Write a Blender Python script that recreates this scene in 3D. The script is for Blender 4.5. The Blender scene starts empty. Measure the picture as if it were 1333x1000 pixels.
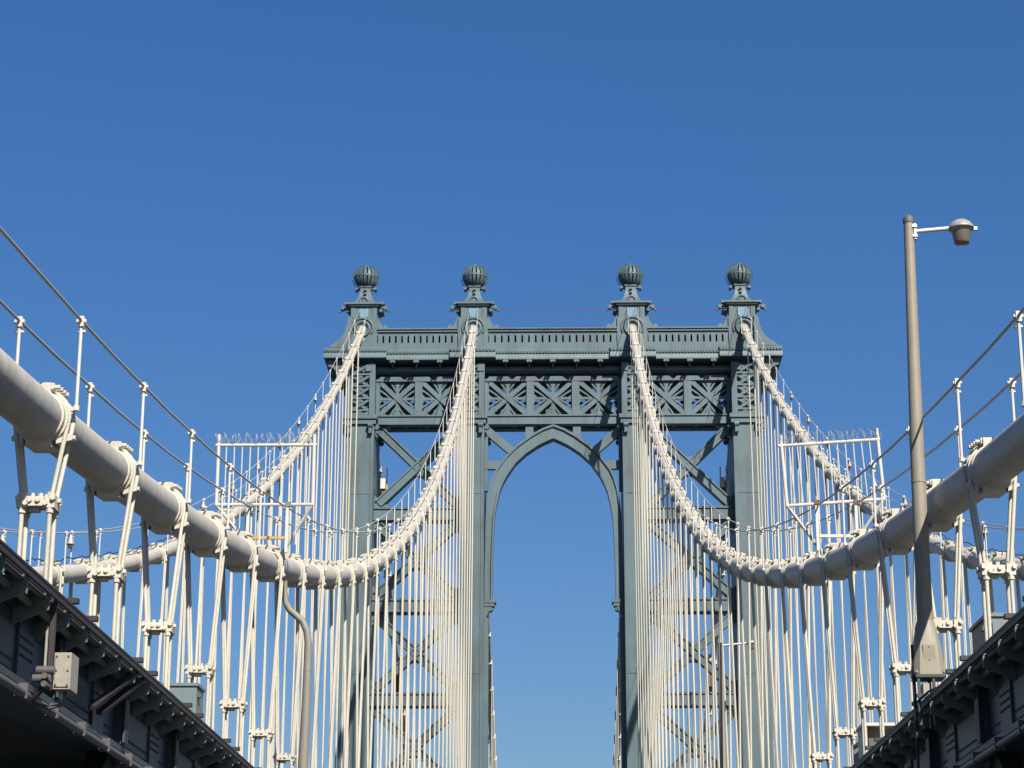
import bpy, math, random
from mathutils import Vector, Matrix
random.seed(7)
S = bpy.context.scene
COL = S.collection
R = math.radians
PI = math.pi

# ------------------------------------------------------------------ camera
CX = 0.0686
PITCH, YAW, ROLL = 0.2940, 0.0202, -0.00105
cam = bpy.data.cameras.new('camera')
cam.sensor_width = 36.0
cam.lens = 36.0 * 2820.0 / 1333.0
cam.clip_start = 0.3
cam.clip_end = 30000.0
cam_ob = bpy.data.objects.new('camera', cam)
COL.objects.link(cam_ob)
cam_ob.matrix_world = (Matrix.Translation((CX, 0, 0)) @ Matrix.Rotation(YAW, 4, 'Z')
                       @ Matrix.Rotation(PI / 2 + PITCH, 4, 'X') @ Matrix.Rotation(-ROLL, 4, 'Z'))
S.camera = cam_ob

# ------------------------------------------------------------------ light
SUN = Vector((0.45, -1.0, 0.95)).normalized()          # towards the sun
ELEV = math.asin(SUN.z)
AZ = math.atan2(SUN.x, SUN.y)
w = bpy.data.worlds.new('World')
S.world = w
w.use_nodes = True
bg = w.node_tree.nodes['Background']
sky = w.node_tree.nodes.new('ShaderNodeTexSky')
sky.sky_type = 'NISHITA'
sky.sun_disc = False
sky.sun_elevation = ELEV
sky.sun_rotation = AZ
sky.altitude = 0.0
sky.air_density = 1.3
sky.dust_density = 1.0
sky.ozone_density = 10.0
hs = w.node_tree.nodes.new('ShaderNodeHueSaturation')
hs.inputs['Saturation'].default_value = 1.25
hs.inputs['Hue'].default_value = 0.512
gm = w.node_tree.nodes.new('ShaderNodeGamma')
gm.inputs['Gamma'].default_value = 0.8
w.node_tree.links.new(sky.outputs[0], gm.inputs['Color'])
w.node_tree.links.new(gm.outputs[0], hs.inputs['Color'])
w.node_tree.links.new(hs.outputs[0], bg.inputs[0])
bg.inputs[1].default_value = 0.073
sl = bpy.data.lights.new('sun', 'SUN')
sl.energy = 5.0
sl.angle = R(0.5)
sl.color = (1.0, 0.95, 0.86)
so = bpy.data.objects.new('sun', sl)
so.rotation_euler = SUN.to_track_quat('Z', 'Y').to_euler()
so.location = SUN * 200
COL.objects.link(so)
S.view_settings.view_transform = 'Standard'
S.view_settings.look = 'None'
S.view_settings.gamma = 1.0
S.view_settings.use_curve_mapping = False
S.view_settings.exposure = 0.9

# ------------------------------------------------------------------ materials
def mat(name, base, rough=0.55, metal=0.0, var=0.12, scale=1.5, streak=0.0, dirt=None, dirt_amt=0.0,
        bump=0.0, bump_scale=40.0, spec=0.4, tone=0.0):
    m = bpy.data.materials.new(name)
    m.use_nodes = True
    nt = m.node_tree
    b = nt.nodes['Principled BSDF']
    b.inputs['Roughness'].default_value = rough
    b.inputs['Metallic'].default_value = metal
    b.inputs['Specular IOR Level'].default_value = spec
    geo = nt.nodes.new('ShaderNodeNewGeometry')
    n1 = nt.nodes.new('ShaderNodeTexNoise')
    n1.inputs['Scale'].default_value = scale
    n1.inputs['Detail'].default_value = 6
    n1.inputs['Roughness'].default_value = 0.65
    nt.links.new(geo.outputs['Position'], n1.inputs['Vector'])
    r1 = nt.nodes.new('ShaderNodeValToRGB')
    lo = [max(0, c * (1 - var)) for c in base] + [1]
    hi = [min(1, c * (1 + var)) for c in base] + [1]
    r1.color_ramp.elements[0].color = lo
    r1.color_ramp.elements[1].color = hi
    r1.color_ramp.elements[0].position = 0.3
    r1.color_ramp.elements[1].position = 0.7
    nt.links.new(n1.outputs['Fac'], r1.inputs['Fac'])
    out = r1.outputs['Color']
    if dirt:
        mp = nt.nodes.new('ShaderNodeMapping')
        mp.inputs['Scale'].default_value = (1, 1, 0.12 if streak else 1)
        nt.links.new(geo.outputs['Position'], mp.inputs['Vector'])
        n2 = nt.nodes.new('ShaderNodeTexNoise')
        n2.inputs['Scale'].default_value = scale * 3.1
        n2.inputs['Detail'].default_value = 7
        n2.inputs['Roughness'].default_value = 0.7
        nt.links.new(mp.outputs['Vector'], n2.inputs['Vector'])
        r2 = nt.nodes.new('ShaderNodeValToRGB')
        r2.color_ramp.elements[0].position = 0.48
        r2.color_ramp.elements[0].color = (0, 0, 0, 1)
        r2.color_ramp.elements[1].position = 0.72
        r2.color_ramp.elements[1].color = (dirt_amt,) * 3 + (1,)
        nt.links.new(n2.outputs['Fac'], r2.inputs['Fac'])
        mx = nt.nodes.new('ShaderNodeMix')
        mx.data_type = 'RGBA'
        nt.links.new(r2.outputs['Color'], mx.inputs[0])
        nt.links.new(out, mx.inputs[6])
        mx.inputs[7].default_value = (*dirt, 1)
        out = mx.outputs[2]
    if tone:
        oi = nt.nodes.new('ShaderNodeObjectInfo')
        mr = nt.nodes.new('ShaderNodeMapRange')
        mr.inputs['To Min'].default_value = 1 - tone
        mr.inputs['To Max'].default_value = 1 + tone * .7
        nt.links.new(oi.outputs['Random'], mr.inputs['Value'])
        vm = nt.nodes.new('ShaderNodeVectorMath')
        vm.operation = 'SCALE'
        nt.links.new(out, vm.inputs[0])
        nt.links.new(mr.outputs[0], vm.inputs['Scale'])
        out = vm.outputs[0]
    nt.links.new(out, b.inputs['Base Color'])
    if bump:
        n3 = nt.nodes.new('ShaderNodeTexNoise')
        n3.inputs['Scale'].default_value = bump_scale
        n3.inputs['Detail'].default_value = 4
        nt.links.new(geo.outputs['Position'], n3.inputs['Vector'])
        bp = nt.nodes.new('ShaderNodeBump')
        bp.inputs['Strength'].default_value = bump
        bp.inputs['Distance'].default_value = 0.02
        nt.links.new(n3.outputs['Fac'], bp.inputs['Height'])
        nt.links.new(bp.outputs['Normal'], b.inputs['Normal'])
    return m

M_TOWER = mat('tower_blue_grey_paint', (0.063, 0.098, 0.110), 0.5, var=0.14, scale=0.35, streak=1,
              dirt=(0.040, 0.041, 0.036), dirt_amt=0.75, tone=0.07)
M_PLAQUE = mat('plaque_light_blue_paint', (0.10, 0.19, 0.24), 0.5, var=0.05)
M_CABLE = mat('cable_wrap_paint', (0.39, 0.362, 0.312), 0.55, var=0.09, scale=2.5, streak=1, dirt=(0.20, 0.17, 0.14),
              dirt_amt=0.5, bump=0.15, bump_scale=9)
M_BAND = mat('band_cream_paint', (0.44, 0.408, 0.335), 0.5, tone=0.08, var=0.07, scale=6, dirt=(0.29, 0.215, 0.145),
             dirt_amt=0.4, bump=0.2, bump_scale=30)
M_ROPE = mat('rope_cream_paint', (0.43, 0.40, 0.328), 0.55, tone=0.12, var=0.08, scale=4, dirt=(0.32, 0.275, 0.21),
             dirt_amt=0.45, bump=0.3, bump_scale=60)
M_WIRE = mat('galvanised_wire', (0.30, 0.29, 0.275), 0.5, metal=0.0, var=0.06)
M_WHITE = mat('white_paint', (0.45, 0.43, 0.375), 0.5, var=0.05, scale=5, dirt=(0.3, 0.25, 0.19), dirt_amt=0.3)
M_RUST = mat('rusty_brown_paint', (0.12, 0.05, 0.035), 0.7, var=0.25, scale=6)
M_YELLOW = mat('ochre_paint', (0.36, 0.23, 0.07), 0.6, var=0.15, scale=6)
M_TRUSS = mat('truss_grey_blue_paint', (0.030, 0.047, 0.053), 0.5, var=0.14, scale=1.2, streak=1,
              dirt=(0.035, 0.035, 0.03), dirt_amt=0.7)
M_DARK = mat('dark_maroon_paint', (0.026, 0.021, 0.021), 0.55, var=0.2, scale=3)
M_DARKGREEN = mat('dull_green_paint', (0.10, 0.132, 0.12), 0.55, var=0.15, scale=3, dirt=(0.05, 0.05, 0.05), dirt_amt=0.5)
M_PIPE = mat('grey_conduit', (0.085, 0.08, 0.082), 0.45, metal=0.1, var=0.15, scale=5)
M_GALV = mat('galvanised_box', (0.27, 0.25, 0.205), 0.5, metal=0.1, var=0.12, scale=9, dirt=(0.22, 0.19, 0.14), dirt_amt=0.6)
M_POLE = mat('lamp_tan_paint', (0.205, 0.178, 0.136), 0.55, var=0.06, scale=3, streak=1, dirt=(0.16, 0.135, 0.105), dirt_amt=0.4)
M_POLE2 = mat('lamp_grey_brown_paint', (0.17, 0.155, 0.13), 0.55, var=0.06, scale=3, streak=1, dirt=(0.13, 0.11, 0.09), dirt_amt=0.4)
M_POLECAP = mat('lamp_cap_olive', (0.08, 0.08, 0.06), 0.6, var=0.1)
M_LAMPMETAL = mat('lamp_bare_metal', (0.48, 0.46, 0.43), 0.35, metal=0.3, var=0.08)
M_CABINET = mat('cabinet_green_grey', (0.12, 0.155, 0.155), 0.5, var=0.08, scale=3, streak=1, dirt=(0.10, 0.11, 0.10), dirt_amt=0.5)
M_ASPHALT = mat('asphalt', (0.05, 0.05, 0.052), 0.9, var=0.2, scale=3, bump=0.4, bump_scale=50)
M_CONC = mat('deck_concrete', (0.25, 0.24, 0.22), 0.85, var=0.15, scale=0.8)
M_LINE = mat('road_paint', (0.75, 0.73, 0.65), 0.7, var=0.08)
M_WATER = mat('river_water', (0.02, 0.045, 0.05), 0.12, var=0.2, scale=0.02, bump=0.6, bump_scale=0.3)
def glass_bowl():
    m = bpy.data.materials.new('lamp_smoked_glass')
    m.use_nodes = True
    b = m.node_tree.nodes['Principled BSDF']
    b.inputs['Base Color'].default_value = (0.10, 0.085, 0.06, 1)
    b.inputs['Roughness'].default_value = 0.12
    b.inputs['Specular IOR Level'].default_value = 0.7
    return m
M_BOWL = glass_bowl()
M_DOME = mat('lamp_dome_weathered', (0.27, 0.25, 0.22), 0.45, metal=0.1, var=0.1, scale=9, dirt=(0.12, 0.11, 0.09), dirt_amt=0.6)

# ------------------------------------------------------------------ mesh helpers
class MB:
    def __init__(s):
        s.v = []
        s.f = []
    def add(s, vs, fs):
        n = len(s.v)
        s.v += [tuple(p) for p in vs]
        s.f += [tuple(i + n for i in f) for f in fs]
        return s
    def box(s, x0, x1, y0, y1, z0, z1):
        if x0 > x1: x0, x1 = x1, x0
        if y0 > y1: y0, y1 = y1, y0
        return s.add([(x0, y0, z0), (x1, y0, z0), (x1, y1, z0), (x0, y1, z0),
                      (x0, y0, z1), (x1, y0, z1), (x1, y1, z1), (x0, y1, z1)],
                     [(0, 3, 2, 1), (4, 5, 6, 7), (0, 1, 5, 4), (1, 2, 6, 5), (2, 3, 7, 6), (3, 0, 4, 7)])
    def bar(s, p0, p1, wd, dp, up=(0, 1, 0)):
        """rectangular bar p0->p1; dp measured along `up`, wd across it"""
        p0, p1, up = Vector(p0), Vector(p1), Vector(up)
        d = (p1 - p0).normalized()
        a = d.cross(up).normalized() * wd / 2
        b = a.cross(d).normalized() * dp / 2
        vs = [p + sa * a + sb * b for p in (p0, p1) for sa, sb in ((-1, -1), (1, -1), (1, 1), (-1, 1))]
        return s.add(vs, [(0, 1, 2, 3), (7, 6, 5, 4), (0, 4, 5, 1), (1, 5, 6, 2), (2, 6, 7, 3), (3, 7, 4, 0)])
    def tube(s, pts, r, n=8, caps=True, closed=False):
        pts = [Vector(p) for p in pts]
        rs = r if isinstance(r, (list, tuple)) else [r] * len(pts)
        m = len(pts)
        t0 = (pts[1] - pts[0]).normalized()
        ref = Vector((0, 0, 1)) if abs(t0.z) < 0.9 else Vector((1, 0, 0))
        u = t0.cross(ref).normalized()
        vs = []
        for i, p in enumerate(pts):
            if closed:
                t = (pts[(i + 1) % m] - pts[i - 1]).normalized()
            else:
                t = (pts[min(i + 1, m - 1)] - pts[max(i - 1, 0)]).normalized()
            u = (u - t * u.dot(t)).normalized()
            v = t.cross(u)
            vs += [p + (u * math.cos(2 * PI * k / n) + v * math.sin(2 * PI * k / n)) * rs[i] for k in range(n)]
        fs = []
        for i in range(m if closed else m - 1):
            j = (i + 1) % m
            for k in range(n):
                k2 = (k + 1) % n
                fs.append((i * n + k, i * n + k2, j * n + k2, j * n + k))
        if caps and not closed:
            fs += [tuple(range(n - 1, -1, -1)), tuple((m - 1) * n + k for k in range(n))]
        return s.add(vs, fs)
    def lathe(s, prof, c, n=16, axis='Z', caps=True):
        """prof: list of (radius, height)"""
        c = Vector(c)
        vs = []
        for r, h in prof:
            for k in range(n):
                a = 2 * PI * (k + 0.5) / n
                x, y = r * math.cos(a), r * math.sin(a)
                vs.append(c + (Vector((x, y, h)) if axis == 'Z' else Vector((x, h, -y)) if axis == 'Y' else Vector((h, x, y))))
        m = len(prof)
        fs = [(i * n + k, i * n + (k + 1) % n, (i + 1) * n + (k + 1) % n, (i + 1) * n + k)
              for i in range(m - 1) for k in range(n)]
        if caps:
            fs += [tuple(range(n - 1, -1, -1)), tuple((m - 1) * n + k for k in range(n))]
        return s.add(vs, fs)
    def prism(s, poly, y0, y1):
        """polygon in X-Z extruded along Y"""
        n = len(poly)
        vs = [(x, y0, z) for x, z in poly] + [(x, y1, z) for x, z in poly]
        fs = [tuple(range(n)), tuple(range(2 * n - 1, n - 1, -1))]
        fs += [(i, i + n, (i + 1) % n + n, (i + 1) % n) for i in range(n)]
        return s.add(vs, fs)
    def prismx(s, poly, x0, x1):
        """polygon in Y-Z extruded along X"""
        n = len(poly)
        vs = [(x0, y, z) for y, z in poly] + [(x1, y, z) for y, z in poly]
        fs = [tuple(range(n - 1, -1, -1)), tuple(range(n, 2 * n))]
        fs += [((i + 1) % n, (i + 1) % n + n, i + n, i) for i in range(n)]
        return s.add(vs, fs)
    def strip(s, a, b, y0, y1):
        """ribbon between polylines a and b (X-Z) given depth along Y"""
        n = len(a)
        vs = [(x, y, z) for y in (y0, y1) for l in (a, b) for x, z in l]
        fs = []
        for i in range(n - 1):
            A0, A1, B0, B1 = i, i + 1, n + i, n + i + 1
            C0, C1, D0, D1 = 2 * n + i, 2 * n + i + 1, 3 * n + i, 3 * n + i + 1
            fs += [(A0, A1, B1, B0), (C0, D0, D1, C1), (A0, C0, C1, A1), (B0, B1, D1, D0)]
        fs += [(0, n, 3 * n, 2 * n), (n - 1, 3 * n - 1, 4 * n - 1, 2 * n - 1)]
        return s.add(vs, fs)
    def mesh(s, name, m, smooth=None, loc=(0, 0, 0)):
        me = bpy.data.meshes.new(name)
        L = loc
        me.from_pydata([(x - L[0], y - L[1], z - L[2]) for x, y, z in s.v], [], s.f)
        bm_fix(me)
        me.materials.append(m)
        if smooth:
            try:
                me.shade_smooth()
                me.set_sharp_from_angle(angle=R(smooth))
            except Exception:
                pass
        return me
    def build(s, name, m, parent=None, smooth=None):
        L = WLOC.get(parent.name, (0, 0, 0)) if parent else (0, 0, 0)
        return link(name, s.mesh(name, m, smooth, L), parent)

def bm_fix(me):
    import bmesh
    b = bmesh.new()
    b.from_mesh(me)
    bmesh.ops.recalc_face_normals(b, faces=b.faces)
    b.to_mesh(me)
    b.free()

WLOC = {}
def link(name, me, parent=None, loc=None, rot=None):
    """loc is a world position when given; otherwise the mesh already sits in its parent's frame"""
    o = bpy.data.objects.new(name, me)
    COL.objects.link(o)
    P = WLOC.get(parent.name, (0, 0, 0)) if parent else (0, 0, 0)
    if parent:
        o.parent = parent
    if loc is not None:
        o.location = Vector(loc) - Vector(P)
        WLOC[o.name] = tuple(loc)
    else:
        WLOC[o.name] = P
    if rot is not None:
        o.rotation_euler = rot
    return o
def tag(o, label=None, cat=None, group=None, kind=None):
    if label: o['label'] = label
    if cat: o['category'] = cat
    if group: o['group'] = group
    if kind: o['kind'] = kind
    return o
def thing(name, label, cat, loc=(0, 0, 0), group=None):
    o = bpy.data.objects.new(name, None)
    o.empty_display_size = 0.5
    COL.objects.link(o)
    o.location = loc
    WLOC[o.name] = tuple(loc)
    return tag(o, label, cat, group)
ORD = ['first', 'second', 'third', 'fourth', 'fifth', 'sixth', 'seventh', 'eighth', 'ninth', 'tenth',
       'eleventh', 'twelfth', 'thirteenth', 'fourteenth', 'fifteenth', 'sixteenth', 'seventeenth', 'eighteenth',
       'nineteenth', 'twentieth', 'twenty-first', 'twenty-second', 'twenty-third', 'twenty-fourth', 'twenty-fifth']
SIDE = {-1: 'left', 1: 'right'}

# ------------------------------------------------------------------ setting
ROAD = -1.75
XI, XO = 6.1, 14.63                  # planes of the inner and outer cables
YT = 160.2                           # centre of the tower
CZ0, CC, CYM = 6.161, 0.001895, 1.93
C2 = (CZ0 + CC * (YT - CYM) ** 2 - 6.9) / 158.0 ** 2
def cz(y):                           # height of the cables
    return CZ0 + CC * (y - CYM) ** 2 if y <= YT else 6.9 + C2 * (y - YT - 158.0) ** 2
def cslope(y):
    return (cz(y + .05) - cz(y - .05)) / .1

mb = MB().add([(-12000, -12000, -43), (12000, -12000, -43), (12000, 12000, -43), (-12000, 12000, -43)], [(0, 1, 2, 3)])
tag(mb.build('river', M_WATER), kind='structure')
tag(MB().box(-5.2, 5.2, -60, 330, ROAD - 0.4, ROAD).build('roadway', M_ASPHALT), kind='structure')
for sx in (-1, 1):
    tag(MB().box(sx * 5.2, sx * 5.5, -60, 330, ROAD - 0.4, ROAD + 0.15).build('kerb', M_CONC), kind='structure')
    ud = tag(MB().box(sx * 6.6, sx * 14.2, -60, 330, 3.9, 4.4).build('upper_roadway', M_ASPHALT), kind='structure')
    for i in range(48):
        MB().box(sx * 6.6, sx * 14.2, -58 + i * 8.16, -57.7 + i * 8.16, 3.1, 3.897).build('floor_beam', M_TRUSS, ud)
    tag(MB().box(sx * 5.55, sx * 15.2, -60, 330, -2.6, -2.2).build('track_deck', M_DARK), kind='structure')
ml = MB()
for i in range(45):
    for x in (-1.75, 1.75):
        ml.add([(x - .06, -50 + i * 8, ROAD + .004), (x + .06, -50 + i * 8, ROAD + .004),
                (x + .06, -47 + i * 8, ROAD + .004), (x - .06, -47 + i * 8, ROAD + .004)], [(0, 1, 2, 3)])
tag(ml.build('lane_marking', M_LINE), kind='structure')

# ------------------------------------------------------------------ bridge tower
tower = thing('bridge_tower', 'tall blue grey steel bridge tower with pointed arch and four ball finials', 'bridge tower', (0, YT, -43))
YF, YB = 157.5, 162.9                # front and back of the legs
FR = 158.4                           # recessed plane of the frames between the legs
def mir(y):
    return 2 * YT - y
LEGS = [(-XO, 1.1), (-XI, 0.9), (XI, 0.9), (XO, 1.1)]

for cx, hw in LEGS:
    m = MB().box(cx - hw, cx + hw, YF, YB, -43, 44.55)
    leg = m.build('leg', M_TOWER, tower)
    # raised corner flanges and cover plates on the long faces
    m = MB()
    for y0, y1 in ((YF - .05, YF), (YB, YB + .05)):
        for x in (cx - hw + .02, cx + hw - .24):
            m.box(x, x + .22, y0, y1, -43, 44.5)
        for z in (39.15, 25.6, 12.0, -2.0):
            m.box(cx - hw + .24, cx + hw - .24, y0 + (.02 if y0 < YT else 0), y1 - (0 if y0 < YT else .02), z, z + .12)
    m.build('cover_plate', M_TOWER, leg)
    # open latticed head of the leg under the cornice
    for sx in (-1, 1):
        m = MB()
        for ya, yb in ((YF, YF + .45), (YB - .45, YB)):
            m.box(cx + sx * (hw - .42), cx + sx * hw, ya, yb, 44.55, 49.4)
        m.box(cx + sx * (hw - .12), cx + sx * (hw - .02), YF + .45, YB - .45, 44.55, 49.4)
        m.build('flange', M_TOWER, leg)
    MB().box(cx - hw + .43, cx + hw - .43, YF + .40, YF + .5, 44.55, 49.4).build('back_plate', M_TOWER, leg)
    for ya in (YF + .06, YB - .2):
        z = 44.75
        for k in range(5):
            x0, x1 = cx - hw + .42, cx + hw - .42
            h = .84
            for a, b in (((x0, z), (x1, z + h)), ((x0, z + h), (x1, z))):
                dy = .0 if a[1] < b[1] else .07
                MB().bar((a[0], ya + .05 + dy, a[1]), (b[0], ya + .05 + dy, b[1]), .19, .06).build('lacing_bar', M_TOWER, leg)
            MB().box(x0, x1, ya - .03, ya + .02, z - .07, z + .07).build('batten_plate', M_TOWER, leg)
            z += .95
    # bracketed collar under the lattice
    m = MB()
    m.box(cx - hw - .22, cx + hw + .22, YF - .30, YB + .30, 44.95, 45.25)
    m.box(cx - hw - .12, cx + hw + .12, YF - .18, YB + .18, 44.56, 44.95)
    for sx in (-1, 1):
        for yy in (YF - .22, YB + .22):
            m.lathe([(.23, -.18), (.23, .18)], (cx + sx * (hw - .28), yy, 44.42), 12, 'X')
            m.box(cx + sx * (hw - .28) - .12, cx + sx * (hw - .28) + .12, yy - .12, yy + .12, 43.85, 44.2)
            m.lathe([(.12, -.14), (.12, .14)], (cx + sx * (hw - .28), yy, 43.85), 10, 'X')
        for q in range(5):
            yq = YF + .4 + q * (YB - YF - .8) / 4
            m.lathe([(.2, -.18), (.2, .18)], (cx + sx * (hw + .16), yq, 44.42), 10, 'Y')
    m.build('collar', M_TOWER, leg, smooth=40)
    # small square plate high on the leg
    MB().box(cx + .35 if cx < 0 else cx - .85, cx + .85 if cx < 0 else cx - .35, YF - .08, YF - .002, 48.75, 49.25).build('small_plate', M_TOWER, leg)

# corbels on the inner sides of the two middle legs, at the springing of the arch
for sx in (-1, 1):
    a, b = 158.2, 159.2
    m = MB()
    m.box(sx * 4.30, sx * 5.22, a, b, 31.0, 31.25)
    m.box(sx * 4.42, sx * 5.22, a + .05, b - .05, 30.75, 31.0)
    m.lathe([(.2, -.35), (.2, .35)], (sx * 4.72, (a + b) / 2, 30.6), 10, 'Y')
    m.prism([(sx * 4.6, 30.75), (sx * 5.2, 30.75), (sx * 5.2, 29.6)], a + .1, b - .1)
    m.build('corbel', M_TOWER, tower)
    MB().box(sx * 4.85, sx * 5.2, 158.35, 159.1, -43, 29.9).build('inner_strip', M_TOWER, tower)

# pointed arch, front and back
IN = [(-4.58, 31.2), (-4.57, 33.0), (-4.52, 35.5), (-4.42, 37.55), (-4.26, 38.55), (-4.06, 39.45), (-3.80, 40.15), (-3.50, 40.72),
      (-2.85, 41.68), (-2.05, 42.45), (-1.18, 43.05), (-0.55, 43.38), (0, 43.62)]
OUT = [(-5.18, 31.2), (-5.16, 33.0), (-5.12, 35.5), (-5.08, 37.6), (-4.98, 38.6), (-4.86, 39.7), (-4.62, 40.6), (-4.35, 41.2),
       (-3.55, 42.3), (-2.75, 43.1), (-1.75, 43.85), (-0.85, 44.4), (0, 44.72)]
def mirror(l):
    return l + [(-x, z) for x, z in reversed(l[:-1])]
IN, OUT = mirror(IN), mirror(OUT)
def lerp2(a, b, t):
    return [(p[0] + (q[0] - p[0]) * t, p[1] + (q[1] - p[1]) * t) for p, q in zip(a, b)]
for ya, yb, f in ((158.35, 159.3, -1),):
    ar = MB().strip(IN, OUT, ya, yb).build('arch_rib', M_TOWER, tower)
    yy = (ya - .14, ya) if f < 0 else (yb, yb + .14)
    MB().strip(IN, lerp2(IN, OUT, .2), *yy).build('arch_moulding', M_TOWER, ar)
    MB().strip(lerp2(IN, OUT, .84), OUT, *yy).build('arch_moulding', M_TOWER, ar)
# spandrel pieces between arch and frieze
for f in (0,):
    for sx in (-1, 1):
        Y = lambda y: y if not f else mir(y)
        MB().bar((sx * 5.15, Y(158.75), 44.45), (sx * 3.05, Y(158.75), 42.62), .62, .5).build('spandrel_brace', M_TOWER, tower)
        MB().box(sx * 4.05, sx * 5.2, Y(158.52), Y(159.0), 41.3, 41.95).build('spandrel_strut', M_TOWER, tower)
        MB().box(sx * 1.5, sx * 2.1, Y(158.52), Y(159.0), 43.7, 44.7).build('spandrel_post', M_TOWER, tower)
        MB().box(sx * 4.95, sx * 5.2, Y(158.55), Y(159.0), 39.6, 44.6).build('spandrel_post', M_TOWER, tower)

# frieze lattice and its chords, between each pair of legs
ZB, ZA = 45.55, 48.22                # opening of the lattice
ZC = 44.72
def lattice(x0, x1, npan, yc, parent, f):
    fy = -1 if f == 0 else 1
    pw = .58
    st = .3
    x0 += st
    x1 -= st
    wpan = (x1 - x0 - pw * (npan - 1)) / npan
    for e in (x0 - st, x1):
        MB().box(e, e + st, yc - .25, yc + .25, ZB, ZA).build('post', M_TOWER, parent)
    for i in range(npan):
        a = x0 + i * (wpan + pw)
        b = a + wpan
        cx_, cz_ = (a + b) / 2, (ZA + ZB) / 2
        hx, hz = wpan / 2, (ZA - ZB) / 2
        if i:
            MB().box(a - pw, a, yc - .3, yc + .3, ZB, ZA).build('post', M_TOWER, parent)
        lw = .34 if f == 0 else .8
        MB().bar((a, yc + fy * .20, ZA - .05), (b, yc + fy * .20, ZB + .05), lw, .1).build('lattice_diagonal', M_TOWER, parent)
        MB().bar((a, yc + fy * .14, ZB + .05), (b, yc + fy * .14, ZA - .05), lw, .1).build('lattice_diagonal', M_TOWER, parent)
        # thin cross and scroll ring behind the diagonals
        yr = yc + fy * .08
        m = MB()
        m.box(a, b, yr - .05, yr + .05, cz_ - .10, cz_ + .10)
        m.box(cx_ - .12, cx_ + .12, yr - .049, yr + .051, ZB, cz_ - .10)
        m.box(cx_ - .12, cx_ + .12, yr - .049, yr + .051, cz_ + .10, ZA)
        for q in (-1, 1):
            for e in (-1, 1):
                # fan bars: two in every triangle, spreading from the cross to the frame
                m.bar((cx_, yr + .004, cz_ + q * hz * .38), (cx_ + e * hx * .42, yr + .004, cz_ + q * hz), .13, .085)
                m.bar((cx_ + q * hx * .30, yr + .006, cz_), (cx_ + q * hx, yr + .006, cz_ + e * hz * .52), .13, .085)
            m.prism([(cx_ - hx * .30, cz_ + q * hz), (cx_ + hx * .30, cz_ + q * hz), (cx_, cz_ + q * hz * .62)][::q], yr - .03, yr + .04)
            m.prism([(cx_ + q * hx, cz_ - hz * .26), (cx_ + q * hx, cz_ + hz * .26), (cx_ + q * hx * .74, cz_)][::q], yr - .03, yr + .04)
            m.prism([(cx_ - hx * .26, cz_ + q * hz * .12), (cx_ + hx * .26, cz_ + q * hz * .12), (cx_, cz_ + q * hz * .40)][::q], yr - .031, yr + .041)
        m.build('rosette_panel', M_TOWER, parent)

BAYS = [(-XO + 1.1, -XI - .9, 2), (-XI + .9, XI - .9, 3), (XI + .9, XO - 1.1, 2)]
for bi, (x0, x1, npan) in enumerate(BAYS):
    fz = MB()
    fz.box(x0, x1, FR, mir(FR), 48.85, 49.35)
    frieze = fz.build('frieze', M_TOWER, tower)
    for f in (0, 1):
        yc = FR + .35 if f == 0 else FR + 1.75
        lattice(x0, x1, npan, yc, frieze, f)
        s_ = -1 if f == 0 else 1
        m = MB().box(x0, x1, yc - .33, yc + .33, ZC + .05, ZB)
        m.box(x0, x1, yc + s_ * .33, yc + s_ * .43, ZB - .14, ZB - .03)
        m.box(x0, x1, yc + s_ * .33, yc + s_ * .43, ZC + .05, ZC + .15)
        m.build('lower_chord', M_TOWER, frieze)
        # upper chord with notched top edge
        n = 5 if npan == 3 else 3
        pts = [(x0, ZA), (x1, ZA)]
        top = []
        L = (x1 - x0) / n
        for k in range(n):
            a = x0 + k * L
            top += [(a + .06, 48.36), (a + .3, 48.58), (a + L - .3, 48.58), (a + L - .06, 48.36)]
        m = MB()
        for k in range(n):
            q = top[4 * k:4 * k + 4]
            a, b = x0 + k * L, x0 + (k + 1) * L
            m.prism([(a, ZA), (b, ZA), (b, 48.36)] + q[::-1] + [(a, 48.36)], yc - .33, yc + .33)
        m.build('upper_chord', M_TOWER, frieze)
    # soffit of the lower chord
    for x in [x0 + .5 + i * 1.6 for i in range(int((x1 - x0) / 1.6))]:
        MB().box(x, x + .3, FR + .69, FR + 1.41, ZC + .1, ZC + .5).build('cross_strut', M_TOWER, frieze)
    MB().box(x0, x1, FR + .69, FR + 1.41, ZC + .5, ZC + .56).build('soffit', M_TOWER, frieze)
    # purlin in the shade of the cornice
    MB().box(x0, x1, FR - .25, FR - .1, 48.95, 49.1).build('purlin', M_TOWER, frieze)

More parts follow.
